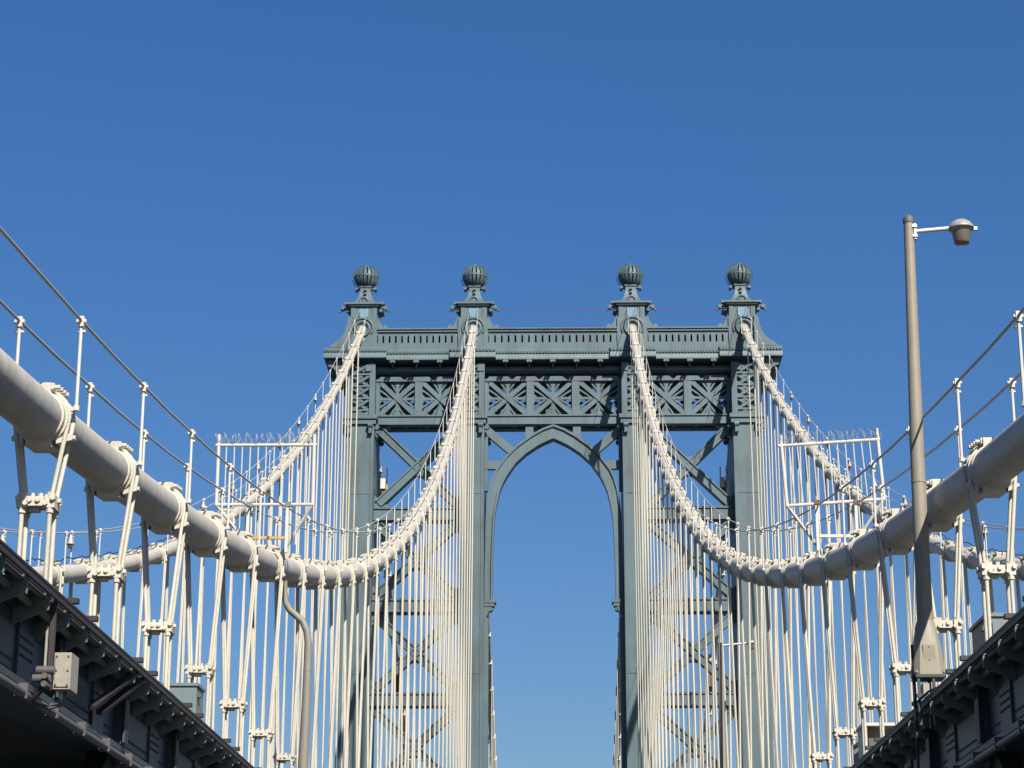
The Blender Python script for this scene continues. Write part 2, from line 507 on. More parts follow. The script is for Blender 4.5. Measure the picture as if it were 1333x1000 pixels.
# braced outer bays
STR = [38.36 - 6.98 * i for i in range(12)]
def crossing(cx_, cz_, y0, y1, ang):
    """curved gussets filling the upper and lower angle of the crossing"""
    for s_ in (-1, 1):
        r0 = 1.45
        pts = []
        for k in range(9):
            t = -1 + 2 * k / 8
            d = r0 * math.cos(ang) * t
            zz = s_ * (r0 * math.sin(ang) * (0.42 + 0.58 * t * t) + .25)
            pts.append((cx_ + d, cz_ + zz))
        poly = [(cx_, cz_)] + pts
        MB().prism(poly if s_ < 0 else poly[::-1], y0, y1).build('gusset', M_TOWER, tower)
for sx in (-1, 1):
    x0, x1 = XI + .9, XO - 1.1
    for i, zt in enumerate(STR):
        m = MB().box(sx * x0, sx * x1, FR + .15, FR + 1.5, zt - 1.0, zt)
        m.box(sx * x0, sx * x1, FR + .05, FR + .15, zt - .14, zt - .003)
        m.box(sx * x0, sx * x1, FR + .05, FR + .15, zt - .997, zt - .86)
        m.build('strut', M_TOWER, tower)
    tops = [ZC + .05] + [z - 1.0 for z in STR]
    bots = STR + [-43]
    for zt, zb in list(zip(tops, bots))[:12]:
        dz, dx = zt - zb, x1 - x0
        ang = math.atan2(dz, dx)
        for f in (0,):
            ya = FR + .7
            for d in (0, 1):
                za, zb_ = (zt, zb) if d == 0 else (zb, zt)
                oy = 0.0 if d == 0 else .06
                ins = .32
                m = MB().bar((sx * (x0 + ins), ya + oy, za + (zb_ - za) * ins / dx), (sx * (x1 - ins), ya + oy, zb_ - (zb_ - za) * ins / dx), .62, .9)
                br = m.build('diagonal_brace', M_TOWER, tower)
                s_ = -1 if f == 0 else 1
                m = MB()
                dirv = Vector((sx * dx, 0, zb_ - za)).normalized()
                nrm = Vector((-dirv.z, 0, dirv.x))
                for o_ in (-.27, .27):
                    a = Vector((sx * (x0 + ins), ya + oy + s_ * .48, za + (zb_ - za) * ins / dx)) + nrm * o_
                    b = Vector((sx * (x1 - ins), ya + oy + s_ * .48, zb_ - (zb_ - za) * ins / dx)) + nrm * o_
                    m.bar(a, b, .11, .14)
                m.build('edge_angle', M_TOWER, br)
            crossing(sx * (x0 + x1) / 2, (zt + zb) / 2, ya - .40, ya + .43, ang)
            for cxx, dr in ((x0, 1), (x1, -1)):
                MB().prism([(sx * cxx, zt), (sx * (cxx + dr * 1.1), zt), (sx * cxx, zt - 1.0)], ya - .39, ya + .42).build('gusset', M_TOWER, tower)
                MB().prism([(sx * cxx, zb), (sx * (cxx + dr * 1.1), zb), (sx * cxx, zb + 1.0)], ya - .38, ya + .41).build('gusset', M_TOWER, tower)

# cornice, parapet and their brackets
XEND = 17.45
def cornice_profile(x0, x1, fwd, zb, name='cornice', parent=None):
    fwd -= .35
    pf = [(157.0 - fwd, zb), (157.0 - fwd, zb + .10), (157.1 - fwd, zb + .42), (157.22 - fwd, zb + .46), (157.26 - fwd, zb + .52)]
    pf2 = [(157.22 - fwd, zb + .72), (157.30 - fwd, zb + .74), (157.5 - fwd, zb + 1.0), (YT, zb + 1.0)]
    prof = pf + pf2 + [(YT, zb)]
    o = None
    m = MB().prismx(prof, x0, x1)
    m.prismx([(mir(y), z) for y, z in prof], x0, x1)
    o = m.build(name, M_TOWER, parent or tower)
    n = int((x1 - x0) / .235)
    m = MB()
    for k in range(n):
        xa = x0 + (k + .25) * (x1 - x0) / n
        for s_ in (0, 1):
            y0 = 157.10 - fwd
            y1 = 157.27 - fwd
            m.box(xa, xa + .12, y0 if not s_ else mir(y1), y1 if not s_ else mir(y0), zb + .53, zb + .71)
    m.build('dentil_row', M_TOWER, o)
    return o
PED = [(-XO, 1.95), (-XI, 1.75), (XI, 1.75), (XO, 1.95)]
edges = []
for i in range(3):
    a = PED[i][0] + PED[i][1]
    b = PED[i + 1][0] - PED[i + 1][1]
    edges.append((a, b))
for a, b in edges:
    cornice_profile(a, b, 0.0, 49.62)
for (c, h) in PED:
    a, b = c - h, c + h
    if c == -XO: a = -XEND
    if c == XO: b = XEND
    cornice_profile(a, b, 0.30, 49.72)
    # stepped return at both ends of the pedestal block
for i in range(3):
    a, b = PED[i][0] + 1.157 + .55, PED[i + 1][0] - 1.157 - .55
    parapet = MB().box(a - .55, b + .55, 157.85, 158.3, 50.62, 51.13).build('parapet', M_TOWER, tower)
    MB().box(a - .55, b + .55, mir(158.3), mir(157.85), 50.62, 51.13).build('parapet_band', M_TOWER, parapet)
    MB().box(a - .55, b + .55, 157.85, 158.3, 51.74, 51.98).build('parapet_band', M_TOWER, parapet)
    MB().box(a - .55, b + .55, mir(158.3), mir(157.85), 51.74, 51.98).build('parapet_band', M_TOWER, parapet)
    m = MB().box(a - .55, b + .55, 157.72, mir(157.72), 51.98, 52.16)
    m.box(a - .55, b + .55, 157.62, mir(157.62), 52.16, 52.26)
    m.build('coping', M_TOWER, parapet)
    n = 19 if i == 1 else 13
    L = (b - a + 1.1) / n
    me = MB().box(-L / 2 + .07, L / 2 - .07, 157.85 - YT, 158.2 - YT, 51.13, 51.60)
    me.prism([(-L / 2 + .07, 51.60), (L / 2 - .07, 51.60), (L / 2 - .03, 51.74), (-L / 2 + .03, 51.74)], 157.851 - YT, 158.2 - YT)
    me.box(-L / 2 + .07, L / 2 - .07, 162.2 - YT, 162.55 - YT, 51.13, 51.74)
    me = me.mesh('baluster', M_TOWER)
    for k in range(n):
        link('baluster', me, parapet, (a - .55 + (k + .5) * L, YT, 0))
# brackets under the cornice
bm_ = MB().box(-.09, .09, 0, 1.2, -.16, 0)
bm_.box(-.17, .17, -.05, .16, -.20, -.02)
bm_.lathe([(.10, -.14), (.10, .14)], (-.12, -.02, -.16), 10, 'Y')
bm_.lathe([(.10, -.14), (.10, .14)], (.12, -.02, -.16), 10, 'Y')
bm_.box(-.05, .05, .25, 1.2, -.5, -.16)
bmesh_ = bm_.mesh('bracket', M_TOWER)
for i, (x0, x1, npan) in enumerate(BAYS):
    n = 6 if i == 1 else 4
    L = 1.8
    xs = [(x0 + x1) / 2 + (k - (n - 1) / 2) * L for k in range(n)]
    if i == 1: xs = [-3.6, -1.8, 0, 1.8, 3.6]
    else: xs = [(x0 + x1) / 2 + d for d in (-1.95, -.15, 1.65)] if i == 0 else [(x0 + x1) / 2 + d for d in (-1.65, .15, 1.95)]
    for x in xs:
        link('bracket', bmesh_, tower, (x, 157.38, 49.62))
        link('bracket', bmesh_, tower, (x, mir(157.38), 49.62), (0, 0, PI))
# hipped ends of the cornice and the scroll brackets below them
for sx in (-1, 1):
    poly = [(sx * 17.2, 50.70), (sx * 16.9, 50.95), (sx * 16.3, 51.4), (sx * 15.95, 51.9), (sx * 15.75, 52.6), (sx * 15.6, 53.2), (sx * 15.4, 53.2), (sx * 15.4, 50.70)]
    MB().prism(poly, 157.5, mir(157.5)).build('hipped_roof', M_TOWER, tower)
    for yy in (157.7, 159.4, 161.0, 162.7):
        m = MB()
        m.prism([(sx * 17.3, 49.7), (sx * 15.73, 49.7), (sx * 15.73, 48.0), (sx * 16.3, 48.5)], yy - .15, yy + .15)
        m.lathe([(.28, -.2), (.28, .2)], (sx * 16.95, yy, 49.4), 12, 'Y')
        m.lathe([(.22, -.2), (.22, .2)], (sx * 16.2, yy, 48.5), 12, 'Y')
        m.build('scroll_bracket', M_TOWER, tower, smooth=40)

# pedestals with the ball finials
def finial_globe(c):
    m = MB()
    n, rr = 18, .96
    m.lathe([(.60 * math.sin(PI * k / 8) + .01, -.60 * math.cos(PI * k / 8)) for k in range(9)], c, 20)
    for k in range(n):
        t0 = 2 * PI * (k + .5) / n
        hwid = .63 * PI / n
        vs, fs = [], []
        J = 12
        for j in range(J + 1):
            ph = R(-70) + R(148) * j / J
            for rad in (rr, rr - .12):
                for e in (-1, 1):
                    t = t0 + e * hwid
                    vs.append((c[0] + rad * math.cos(ph) * math.cos(t), c[1] + rad * math.cos(ph) * math.sin(t), c[2] + rad * math.sin(ph)))
        for j in range(J):
            a, b = 4 * j, 4 * j + 4
            fs += [(a, a + 1, b + 1, b), (a + 2, b + 2, b + 3, a + 3), (a, b, b + 2, a + 2), (a + 1, a + 3, b + 3, b + 1)]
        m.add(vs, fs)
    for ph, h in ((0, .055), (78, .05), (-68, .08)):
        r_ = rr * math.cos(R(ph)) + (.012 if ph == 0 else .02)
        z_ = rr * math.sin(R(ph))
        m.lathe([(r_ - .14, z_ - h), (r_, z_ - h), (r_, z_ + h), (r_ - .14, z_ + h)], c, 36, caps=False)
    m.lathe([(.22, .90), (.22, .97), (.02, 1.0)], c, 16)
    return m
for c, _h in PED:
    pd = MB()
    pd.box(c - 1.16, c + 1.16, 157.75, mir(157.75), 50.6, 53.1)
    pd.box(c - 1.02, c + 1.02, 158.9, mir(158.9), 53.1, 54.45)
    pd.box(c - 1.09, c + 1.09, 157.95, mir(157.95), 53.1, 53.22)
    ped = pd.build('pedestal', M_TOWER, tower)
    # cable ring with its hood
    ring = [(c + .56 * math.cos(t), 157.72, 52.25 + .56 * math.sin(t)) for t in [2 * PI * k / 28 for k in range(28)]]
    MB().tube(ring, .13, 8, closed=True).build('cable_ring', M_TOWER, ped, smooth=60)
    hood = [(c + .84 * math.cos(t), 157.74, 52.25 + .84 * math.sin(t)) for t in [PI * (-.15 + 1.3 * k / 20) for k in range(21)]]
    MB().tube(hood, .09, 8).build('ring_hood', M_TOWER, ped, smooth=60)
    # pilasters, light plaque, corner volutes
    for sx in (-1, 1):
        MB().box(c + sx * .66, c + sx * 1.0, 158.82, 158.9, 53.3, 54.3).build('pilaster', M_TOWER, ped)
    arc = [(c + .34 * math.cos(t), 53.72 + .24 * math.sin(t)) for t in [PI + PI * k / 12 for k in range(13)]]
    m = MB().prism([(c - .34, 54.25)] + arc + [(c + .34, 54.25)], 158.82, 158.9)
    m.build('plaque', M_PLAQUE, ped)
    for sx in (-1, 1):
        vol = [(c + sx * (1.16 + .75 * t), 52.3 + 1.1 * (1 - t) ** 2.2) for t in [k / 8 for k in range(9)]]
        poly = [(c + sx * 1.155, 52.3)] + vol[::-1]
        if abs(c) < 10 or c * sx < 0:
            m = MB().prism(poly, 157.9, mir(157.9))
            m.lathe([(.19, 157.86), (.19, mir(157.86))], (c + sx * 1.78, 0, 52.42), 12, 'Y')
            m.build('side_volute', M_TOWER, ped)
    # capping plinth and scrolls
    m = MB().box(c - 1.20, c + 1.20, 158.72, mir(158.72), 54.45, 54.58)
    m.box(c - 1.38, c + 1.38, 158.6, mir(158.6), 54.58, 54.72)
    m.build('plinth', M_TOWER, ped)
    for sx in (-1, 1):
        m = MB()
        for yy in (159.3,):
            m.lathe([(.16, -.24), (.16, .24)], (c + sx * 1.66, yy, 54.42), 12, 'Y')
            m.lathe([(.15, -.24), (.15, .24)], (c + sx * 1.28, yy, 54.2), 12, 'Y')
            m.lathe([(.12, -.22), (.12, .22)], (c + sx * 1.46, yy, 54.80), 10, 'Y')
            m.bar((c + sx * 1.05, yy, 54.5), (c + sx * 1.78, yy, 54.42), .12, .3)
            m.bar((c + sx * 1.66, yy, 54.5), (c + sx * 1.90, yy, 54.14), .12, .26)
        m.build('corner_scroll', M_TOWER, ped, smooth=40)
    # bell-shaped foot, roundel, neck and ball
    sq = []
    prof = [(1.20, 54.72), (1.06, 54.84), (.84, 55.02), (.64, 55.30), (.51, 55.62), (.44, 55.95), (.42, 56.32), (.50, 56.34), (.50, 56.44)]
    m = MB()
    m.lathe([(r_ * 1.35, h) for r_, h in prof], (c, YT, 0), 4)
    m.build('bell_foot', M_TOWER, ped)
    m = MB()
    ring = [(c + .30 * math.cos(t), YT - 1.42, 54.86 + .30 * math.sin(t)) for t in [2 * PI * k / 20 for k in range(20)]]
    m.tube(ring, .09, 8, closed=True)
    m.lathe([(.15, -.06), (.15, .06)], (c, YT - 1.45, 54.86), 14, 'Y')
    m.lathe([(.33, -.02), (.33, .75)], (c, YT - 1.38, 54.86), 18, 'Y')
    m.build('roundel', M_TOWER, ped, smooth=40)
    m = MB()
    for sx in (-1, 1):
        m.bar((c + sx * .38, YT, 56.3), (c + sx * .72, YT, 56.3), .08, .4)
        m.lathe([(.11, -.35), (.11, .35)], (c + sx * .74, YT, 56.26), 10, 'Y')
        m.box(c - .10, c + .10, YT - .66, YT - .4, 55.72 if sx < 0 else 56.02, 55.84 if sx < 0 else 56.14)
    m.lathe([(.42, 56.44), (.42, 56.5), (.30, 56.52)], (c, YT, 0), 16)
    m.build('neck', M_TOWER, ped)
    finial_globe((c, YT, 57.27)).build('finial_globe', M_TOWER, ped, smooth=35)
    ring = [(c + 1.07 * math.cos(t), YT + .1, 57.27 + 1.07 * math.sin(t)) for t in [2 * PI * k / 36 for k in range(36)]]
    MB().tube(ring, .035, 6, closed=True).build('meridian_ring', M_TOWER, ped, smooth=60)
# thin guard wires between the pedestals
for i in range(3):
    a, b = PED[i][0] + 1.1, PED[i + 1][0] - 1.1
    gw = thing('guard_wire', ['thin guard wires strung between the two left pedestals on the tower top',
                              'thin guard wires strung over the parapet above the pointed arch',
                              'thin guard wires strung between the two right pedestals on the tower top'][i],
               'wire', ((a + b) / 2, 158.6, 52.3))
    for z in (53.3, 54.1):
        pts = [(a + (b - a) * k / 8, 158.6, z - .12 * (1 - (k / 4 - 1) ** 2)) for k in range(9)]
        MB().tube(pts, .016, 5).build('wire', M_RUST, gw)

# ------------------------------------------------------------------ main cables with their bands
RC = 0.285
YK = [25.1 + 4.08 * k for k in range(33)]              # suspender positions, side span
YK2 = [166.5 + 4.08 * k for k in range(34)]            # main span beyond the tower
def band_mesh(near):
    m = MB()
    m.lathe([(RC - .02, -.31), (RC + .022, -.30), (RC + .022, .30), (RC - .02, .31)], (0, 0, 0), 28, 'Y', caps=False)
    for y in (-.18, .18):
        m.lathe([(RC, y - .022), (RC + .05, y - .016), (RC + .05, y + .016), (RC, y + .022)], (0, 0, 0), 28, 'Y', caps=False)
    m.prismx([(-.30, .24), (.30, .24), (.30, RC + .10), (.24, RC + .125), (-.24, RC + .125), (-.30, RC + .10)], -.135, .135)
    m.prismx([(-.28, -.22), (.28, -.22), (.24, -RC - .085), (-.24, -RC - .085)], -.155, .155)
    for sx in (-1, 1):
        m.add([(sx * .20, -.2, -.16), (sx * .20, .2, -.16), (sx * .20, .2, -.33), (sx * .20, -.2, -.33), (sx * .36, -.06, -.20), (sx * .36, .06, -.20), (sx * .36, .06, -.26), (sx * .36, -.06, -.26)],
              [(0, 1, 2, 3), (4, 7, 6, 5), (0, 4, 5, 1), (1, 5, 6, 2), (2, 6, 7, 3), (3, 7, 4, 0)])
        m.lathe([(.035, -.02), (.035, .03)], (sx * .36, 0, -.23), 8, 'X')
    if not near:
        for sx in (-1, 1):
            for y in (-.22, -.07, .08, .22):
                m.lathe([(.035, -.05), (.035, .05)], (sx * .165, y, RC + .06), 6, 'X')
    return m.mesh('cable_band', M_BAND, smooth=35)
BAND_N, BAND_F = band_mesh(True), band_mesh(False)
bm2 = MB()
bm2.lathe([(.055, -.06), (.055, .0)], (0, 0, 0), 6, 'X')
bm2.lathe([(.03, .0), (.03, .07)], (0, 0, 0), 8, 'X')
BOLT = bm2.mesh('bolt', M_BAND)
STM = MB()
STM.tube([(0, 0, 0), (0, 0, 1.12)], .021, 8)
STM.lathe([(.04, -.03), (.04, .03)], (0, 0, .02), 8)
STM = STM.mesh('stanchion', M_WHITE, smooth=40)
CLP = MB()
CLP.box(-.035, .035, -.04, .04, 1.03, 1.16)
CLP.lathe([(.03, -.06), (.03, .06)], (0, 0, 1.10), 8, 'X')
CLP.lathe([(.022, -.05), (.022, .05)], (.0, .03, .98), 6, 'X')
CLP = CLP.mesh('rope_clip', M_WHITE)

for X, nm in ((-XO, 'left outer'), (-XI, 'left inner'), (XI, 'right inner'), (XO, 'right outer')):
    inner = abs(X) < 10
    lab = {'left inner': 'thick pale main cable nearest on the left, sweeping from frame edge to tower',
           'right inner': 'thick pale main cable nearest on the right, passing behind the tall lamp post',
           'left outer': 'thinner looking white main cable at far left, behind the near left cable',
           'right outer': 'thinner looking white main cable at far right, behind the near right cable'}[nm]
    mc = thing('main_cable', lab, 'cable', (X, 5.0, cz(5)), 'four main suspension cables')
    ys = [5 + (157.9 - 5) * k / 110 for k in range(111)] + [YT] + [162.5 + (318 - 162.5) * k / 60 for k in range(61)]
    MB().tube([(X, y, cz(y)) for y in ys], RC, 28).build('wrapped_cable', M_CABLE, mc, smooth=60)
    for k, y in enumerate(YK + YK2):
        s_ = cslope(y)
        near = inner and k < 6
        b = link('cable_band', BAND_N if near else BAND_F, mc, (X, y, cz(y)), (math.atan(s_), 0, 0))
        if near:
            for sx in (-1, 1):
                for q, yy in enumerate((-.23, -.08, .08, .23)):
                    o = bpy.data.objects.new('bolt', BOLT)
                    COL.objects.link(o)
                    o.parent = b
                    o.location = (sx * .165, yy, RC + .065)
                    if sx < 0: o.rotation_euler = (0, 0, PI)
    # hand ropes on stanchions, one each side of the cable
    for sx in (-1, 1):
        out = 'outer' if sx * X > 0 else 'inner'
        hl = f'hand rope on white stanchions along {"roadway" if out == "inner" else "river"} side of {nm} main cable'
        hr = thing('hand_rope', hl, 'handrail', (X + sx * .38, 5, cz(5)), 'hand ropes above the main cables')
        pts = []
        for k in range(len(YK)):
            y0 = YK[k]
            pts.append((X + sx * .38, y0, cz(y0) + 1.26))
            ym = y0 + 2.04
            if k < len(YK) - 1:
                pts.append((X + sx * .38, ym, (cz(y0) + cz(y0 + 4.08)) / 2 + 1.245))
        for k in (1, 2, 3, 4, 5):
            y0 = 25.1 - 4.08 * k
            pts.insert(0, (X + sx * .38, y0, cz(y0) + 1.26))
        pts.append((X + sx * .30, 158.9, 54.3))
        MB().tube(pts, .020, 8).build('rope', M_WIRE, hr, smooth=60)
        for k, y in enumerate(YK):
            zb = cz(y) + .12
            link('stanchion', STM, hr, (X + sx * .38, y, zb))
            if k < 14 or not inner:
                link('rope_clip', CLP, hr, (X + sx * .38, y, zb + .03))
            MB().bar((X + sx * .2, y, zb - .02), (X + sx * .40, y, zb + .02), .05, .05).build('stanchion_arm', M_WHITE, hr)

# ------------------------------------------------------------------ suspenders
ZS = 6.13
def clamp_mesh():
    m = MB()
    m.box(-.15, .15, -.13, .13, -.05, .065)
    for sx in (-1, 1):
        m.box(sx * .11, sx * .228, -.165, .165, -.08, .08)
        for y in (-.12, .12):
            m.lathe([(.045, -.14), (.045, -.06)], (sx * .168, y, 0), 8)
            m.lathe([(.05, .06), (.055, .11)], (sx * .168, y, 0), 8)
        for y in (-.175, .175):
            m.lathe([(.032, -.03), (.032, .03)], (sx * .21, y, .03), 6, 'Y')
            m.lathe([(.032, -.03), (.032, .03)], (sx * .12, y, -.03), 6, 'Y')
        m.lathe([(.035, -.02), (.035, .02)], (sx * .25, 0, .03), 6, 'X')
    for sx in (-.08, .02):
        m.lathe([(.03, -.02), (.035, .02)], (sx, -.14, .02), 6, 'Y')
        m.lathe([(.03, .06), (.03, .11)], (sx, 0, .02), 6)
    m.box(-.10, .02, -.05, .05, -.10, -.055)
    return m.mesh('spreader_clamp', M_BAND)
CLAMP = clamp_mesh()
def rope_path(X, y, dy, zend, zc, clamp):
    Rr = RC + .045
    pts = []
    x0 = .168
    bot = zend
    arc = [(X + Rr * math.cos(t), y + dy, zc + Rr * math.sin(t)) for t in [PI * k / 10 for k in range(11)]]
    right = [(X + x0, y + dy, bot), (X + x0, y + dy, ZS)]
    left = [(X - x0, y + dy, ZS), (X - x0, y + dy, bot)]
    return right + arc + left
for X, nm in ((-XI, 'left inner'), (XI, 'right inner'), (-XO, 'left outer'), (XO, 'right outer')):
    inner = abs(X) < 10
    side = 'left' if X < 0 else 'right'
    for k, y in enumerate(YK[:32]):
        if inner and X > 0 and k < 1: continue
        if not inner and k < 8: continue
        if inner:
            i = k if X < 0 else k - 1
            if i < 10:
                lab = f'cream suspender with bolted clamp, {ORD[i]} from the {side} picture edge on near {side} cable'
            else:
                lab = f'pale suspender on {side} inner cable, {ORD[31 - k]} counting out from the tower'
            grp = f'suspenders of the {side} inner cable'
        else:
            lab = f'thin white suspender on {side} outer cable, {ORD[31 - k]} counting out from the tower'
            grp = f'suspenders of the {side} outer cable'
        sp = thing('suspender', lab, 'suspender', (X, y, 4.9), grp)
        for dy in (-.12, .12):
            MB().tube(rope_path(X, y, dy, 4.7, cz(y), True), .029 if k < 6 else .035 if k < 14 else .041, 6 if k > 6 else 8).build('rope', M_ROPE, sp, smooth=70)
        if k < 14:
            link('spreader_clamp', CLAMP, sp, (X, y, ZS))
for X, side in ((-XI, 'left'), (XI, 'right')):
    for k, y in enumerate(YK2[8:14]):
        sp = thing('suspender', f'{ORD[k]} suspender behind the tower seen beside {side} middle leg inside the arch', 'suspender', (X, y, 4.9),
                   f'suspenders beyond the tower beside the {side} middle leg')
        for dy in (-.12, .12):
            MB().tube(rope_path(X, y, dy, 4.7, cz(y), False), .030, 6).build('rope', M_ROPE, sp, smooth=70)

# small shaded bulbs on the outer hand ropes of the outer cables
nl = MB()
nl.lathe([(.035, .30), (.06, .24), (.13, .0), (.12, -.02)], (0, 0, 0), 10)
NECK = nl.mesh('lamp_shade', M_GALV)
nb = MB().lathe([(.05, .0), (.075, -.06), (.05, -.13), (.01, -.15)], (0, 0, 0), 10).mesh('bulb', M_RUST, smooth=60)
for sx in (-1, 1):
    for k in range(8, 28, 2):
        y = YK[k]
        c = (sx * (XO + .38), y - .18, cz(y) + .85)
        lab = f'small hooded bulb on {SIDE[sx]} outer cable hand rope, {ORD[(26 - k) // 2]} down from the tower'
        t = thing('necklace_lamp', lab, 'light', c, f'hooded bulbs along the {SIDE[sx]} outer cable')
        link('lamp_shade', NECK, t, c)
        link('bulb', nb, t, c)
    # loose wavy power cord lying on the cable
    pts = []
    for k in range(120):
        y = 58 + k * .42
        pts.append((sx * (XO - .12) + .05 * math.sin(k * .9), y, cz(y) + RC + .19 + random.uniform(-.05, .05) + .03 * math.sin(k * .53)))
    tag(MB().tube(pts, .018, 5).build('power_cord', M_DARK), f'dark wavy power cord running along the top of the {SIDE[sx]} outer cable', 'cord')

# ------------------------------------------------------------------ stiffening trusses beside the roadway
RIV = MB().lathe([(.022, 0), (.016, .014), (.004, .018)], (0, 0, 0), 6, 'X', caps=True)
for sx in (-1, 1):
    side = SIDE[sx]
    T = thing('stiffening_truss', f'dark riveted steel truss rising along the {side} edge of the roadway', 'truss', (sx * 6.2, 10, ROAD),
              'stiffening trusses on both sides of the roadway')
    YA, YE = 10.0, 157.0
    XF = 5.95
    # chord: web, flanges
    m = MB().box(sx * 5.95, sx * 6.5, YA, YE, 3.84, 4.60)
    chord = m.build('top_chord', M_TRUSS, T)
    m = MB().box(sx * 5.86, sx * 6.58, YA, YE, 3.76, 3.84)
    m.box(sx * 5.88, sx * 6.56, YA, YE, 4.60, 4.66)
    m.build('flange_plate', M_TRUSS, chord)
    # splice plates and stiffeners on the web, with rivets
    rv = MB()
    y = YA + .6
    k = 0
    sm = MB().box(sx * 5.915, sx * 5.948, -.34, .34, 3.86, 4.58)
    sme = sm.mesh('splice_plate', M_TRUSS)
    stf = MB().box(sx * 5.80, sx * 5.948, -.05, .05, 3.86, 4.58).box(sx * 5.80, sx * 5.83, -.12, .12, 3.87, 4.57)
    stf = stf.mesh('stiffener', M_TRUSS)
    while y < 70:
        if k % 3 == 1: link('splice_plate', sme, chord, (0, y, 0))
        elif k % 3 == 2: link('stiffener', stf, chord, (0, y, 0))
        y += 1.36
        k += 1
    y = YA
    while y < 48:
        for z in (3.90, 4.02, 4.42, 4.54):
            c = Vector((sx * 5.948, y, z))
            rv.add([c + Vector((0, math.cos(t) * .026, math.sin(t) * .026)) for t in [2 * PI * q / 6 for q in range(6)]] + [c + Vector((-sx * .02, 0, 0))],
                   [(q, (q + 1) % 6, 6) for q in range(6)])
        y += .13
    y = YA + .6 + 1.36
    while y < 48:
        for dy in (-.28, -.2, -.1, 0, .1, .2, .28):
            for z in (4.12, 4.22, 4.32):
                c = Vector((sx * 5.914, y + dy, z))
                rv.add([c + Vector((0, math.cos(t) * .026, math.sin(t) * .026)) for t in [2 * PI * q / 6 for q in range(6)]] + [c + Vector((-sx * .02, 0, 0))],
                       [(q, (q + 1) % 6, 6) for q in range(6)])
        y += 1.36 * 3
    ro = rv.build('rivet', M_TRUSS, chord)
    ro['kind'] = 'stuff'
    # web members below the chord
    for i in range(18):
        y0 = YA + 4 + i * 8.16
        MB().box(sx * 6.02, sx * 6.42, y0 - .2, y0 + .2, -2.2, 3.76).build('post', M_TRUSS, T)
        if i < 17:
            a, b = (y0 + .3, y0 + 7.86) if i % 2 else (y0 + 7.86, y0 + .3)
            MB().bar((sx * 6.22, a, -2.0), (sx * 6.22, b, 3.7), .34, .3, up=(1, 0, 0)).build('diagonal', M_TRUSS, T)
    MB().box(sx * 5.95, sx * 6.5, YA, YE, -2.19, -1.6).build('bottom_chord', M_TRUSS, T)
    # maintenance walkway bracketed off the top of the chord
    wk = MB()
    for q in range(4):
        xa = 5.60 + q * .24
        wk.box(sx * xa, sx * (xa + (.19 if sx < 0 else .20)), YA, YE, 4.745, 4.775)
    walk = wk.build('walkway_planks', M_DARK, T)
    e = MB().box(sx * 5.49, sx * 5.52, YA, YE, 4.705, 4.79)
    e.tube([(sx * 5.515, YA, 4.785), (sx * 5.515, YE, 4.785)], .035, 10)
    e.build('edge_rail', M_DARK, T, smooth=40)
    for q, (xx, zz, r_) in enumerate(((5.62, 4.70, .035), (5.74, 4.62, .05), (5.84, 4.705, .03))):
        MB().tube([(sx * xx, YA, zz), (sx * xx, 80, zz)], r_, 8).build('conduit', M_PIPE, T, smooth=60)
    br = MB()
    br.add([(sx * 5.54, -.02, 4.73), (sx * 5.54, .02, 4.73), (sx * 5.54, .02, 4.56), (sx * 5.54, -.02, 4.56),
            (sx * 5.94, -.02, 4.735), (sx * 5.94, .02, 4.735), (sx * 5.94, .02, 4.40), (sx * 5.94, -.02, 4.40)],
           [(0, 1, 2, 3), (4, 7, 6, 5), (0, 4, 5, 1), (1, 5, 6, 2), (2, 6, 7, 3), (3, 7, 4, 0)])
    br.box(sx * 5.54, sx * 5.94, -.03, .09, 4.725, 4.742)
    bme = br.mesh('bracket', M_DARKGREEN)
    lac = MB().bar((sx * 5.60, -.36, 4.66), (sx * 5.90, .36, 4.66), .08, .02, up=(0, 0, 1)).mesh('lacing_bar', M_DARK)
    for q in range(int((72 - YA) / 1.02)):
        link('bracket', bme, T, (0, YA + .35 + q * 1.02, 0))
        link('lacing_bar', lac, T, (0, YA + .86 + q * 1.02, 0), None)
    tie = MB().box(sx * 5.46, sx * 6.62, -.055, .055, 4.84, 4.90).mesh('tie_plate', M_DARK)
    for y in YK[:12]:
        for d in (-.55, .55):
            link('tie_plate', tie, T, (0, y + d + .15, 0))
    # conduits clipped under the flange
    lo = MB().tube([(sx * 5.82, YA, 3.66), (sx * 5.82, 90, 3.66)], .055, 10)
    lo.build('lower_conduit', M_PIPE, T, smooth=60)
    lo = MB().tube([(sx * 5.90, YA, 3.73), (sx * 5.90, 90, 3.73)], .025, 8)
    lo.build('lower_conduit', M_PIPE, T, smooth=60)
    cl = MB().box(sx * 5.755, sx * 5.9, -.025, .025, 3.60, 3.77).mesh('conduit_clip', M_PIPE)
    for q in range(40):
        link('conduit_clip', cl, T, (0, YA + q * 1.53, 0))
# outer trusses, seen only from further along the deck
for sx in (-1, 1):
    m = MB().box(sx * 14.35, sx * 14.9, -10, 157, 3.8, 4.6)
    m.box(sx * 14.35, sx * 14.9, -10, 157, -2.19, -1.6)
    for i in range(20):
        m.box(sx * 14.42, sx * 14.82, -6 + i * 8.16, -5.6 + i * 8.16, -1.6, 3.8)
    tag(m.build('stiffening_truss', M_TRUSS), f'plain outer stiffening truss carrying the {SIDE[sx]} outer suspenders', 'truss', 'outer stiffening trusses')

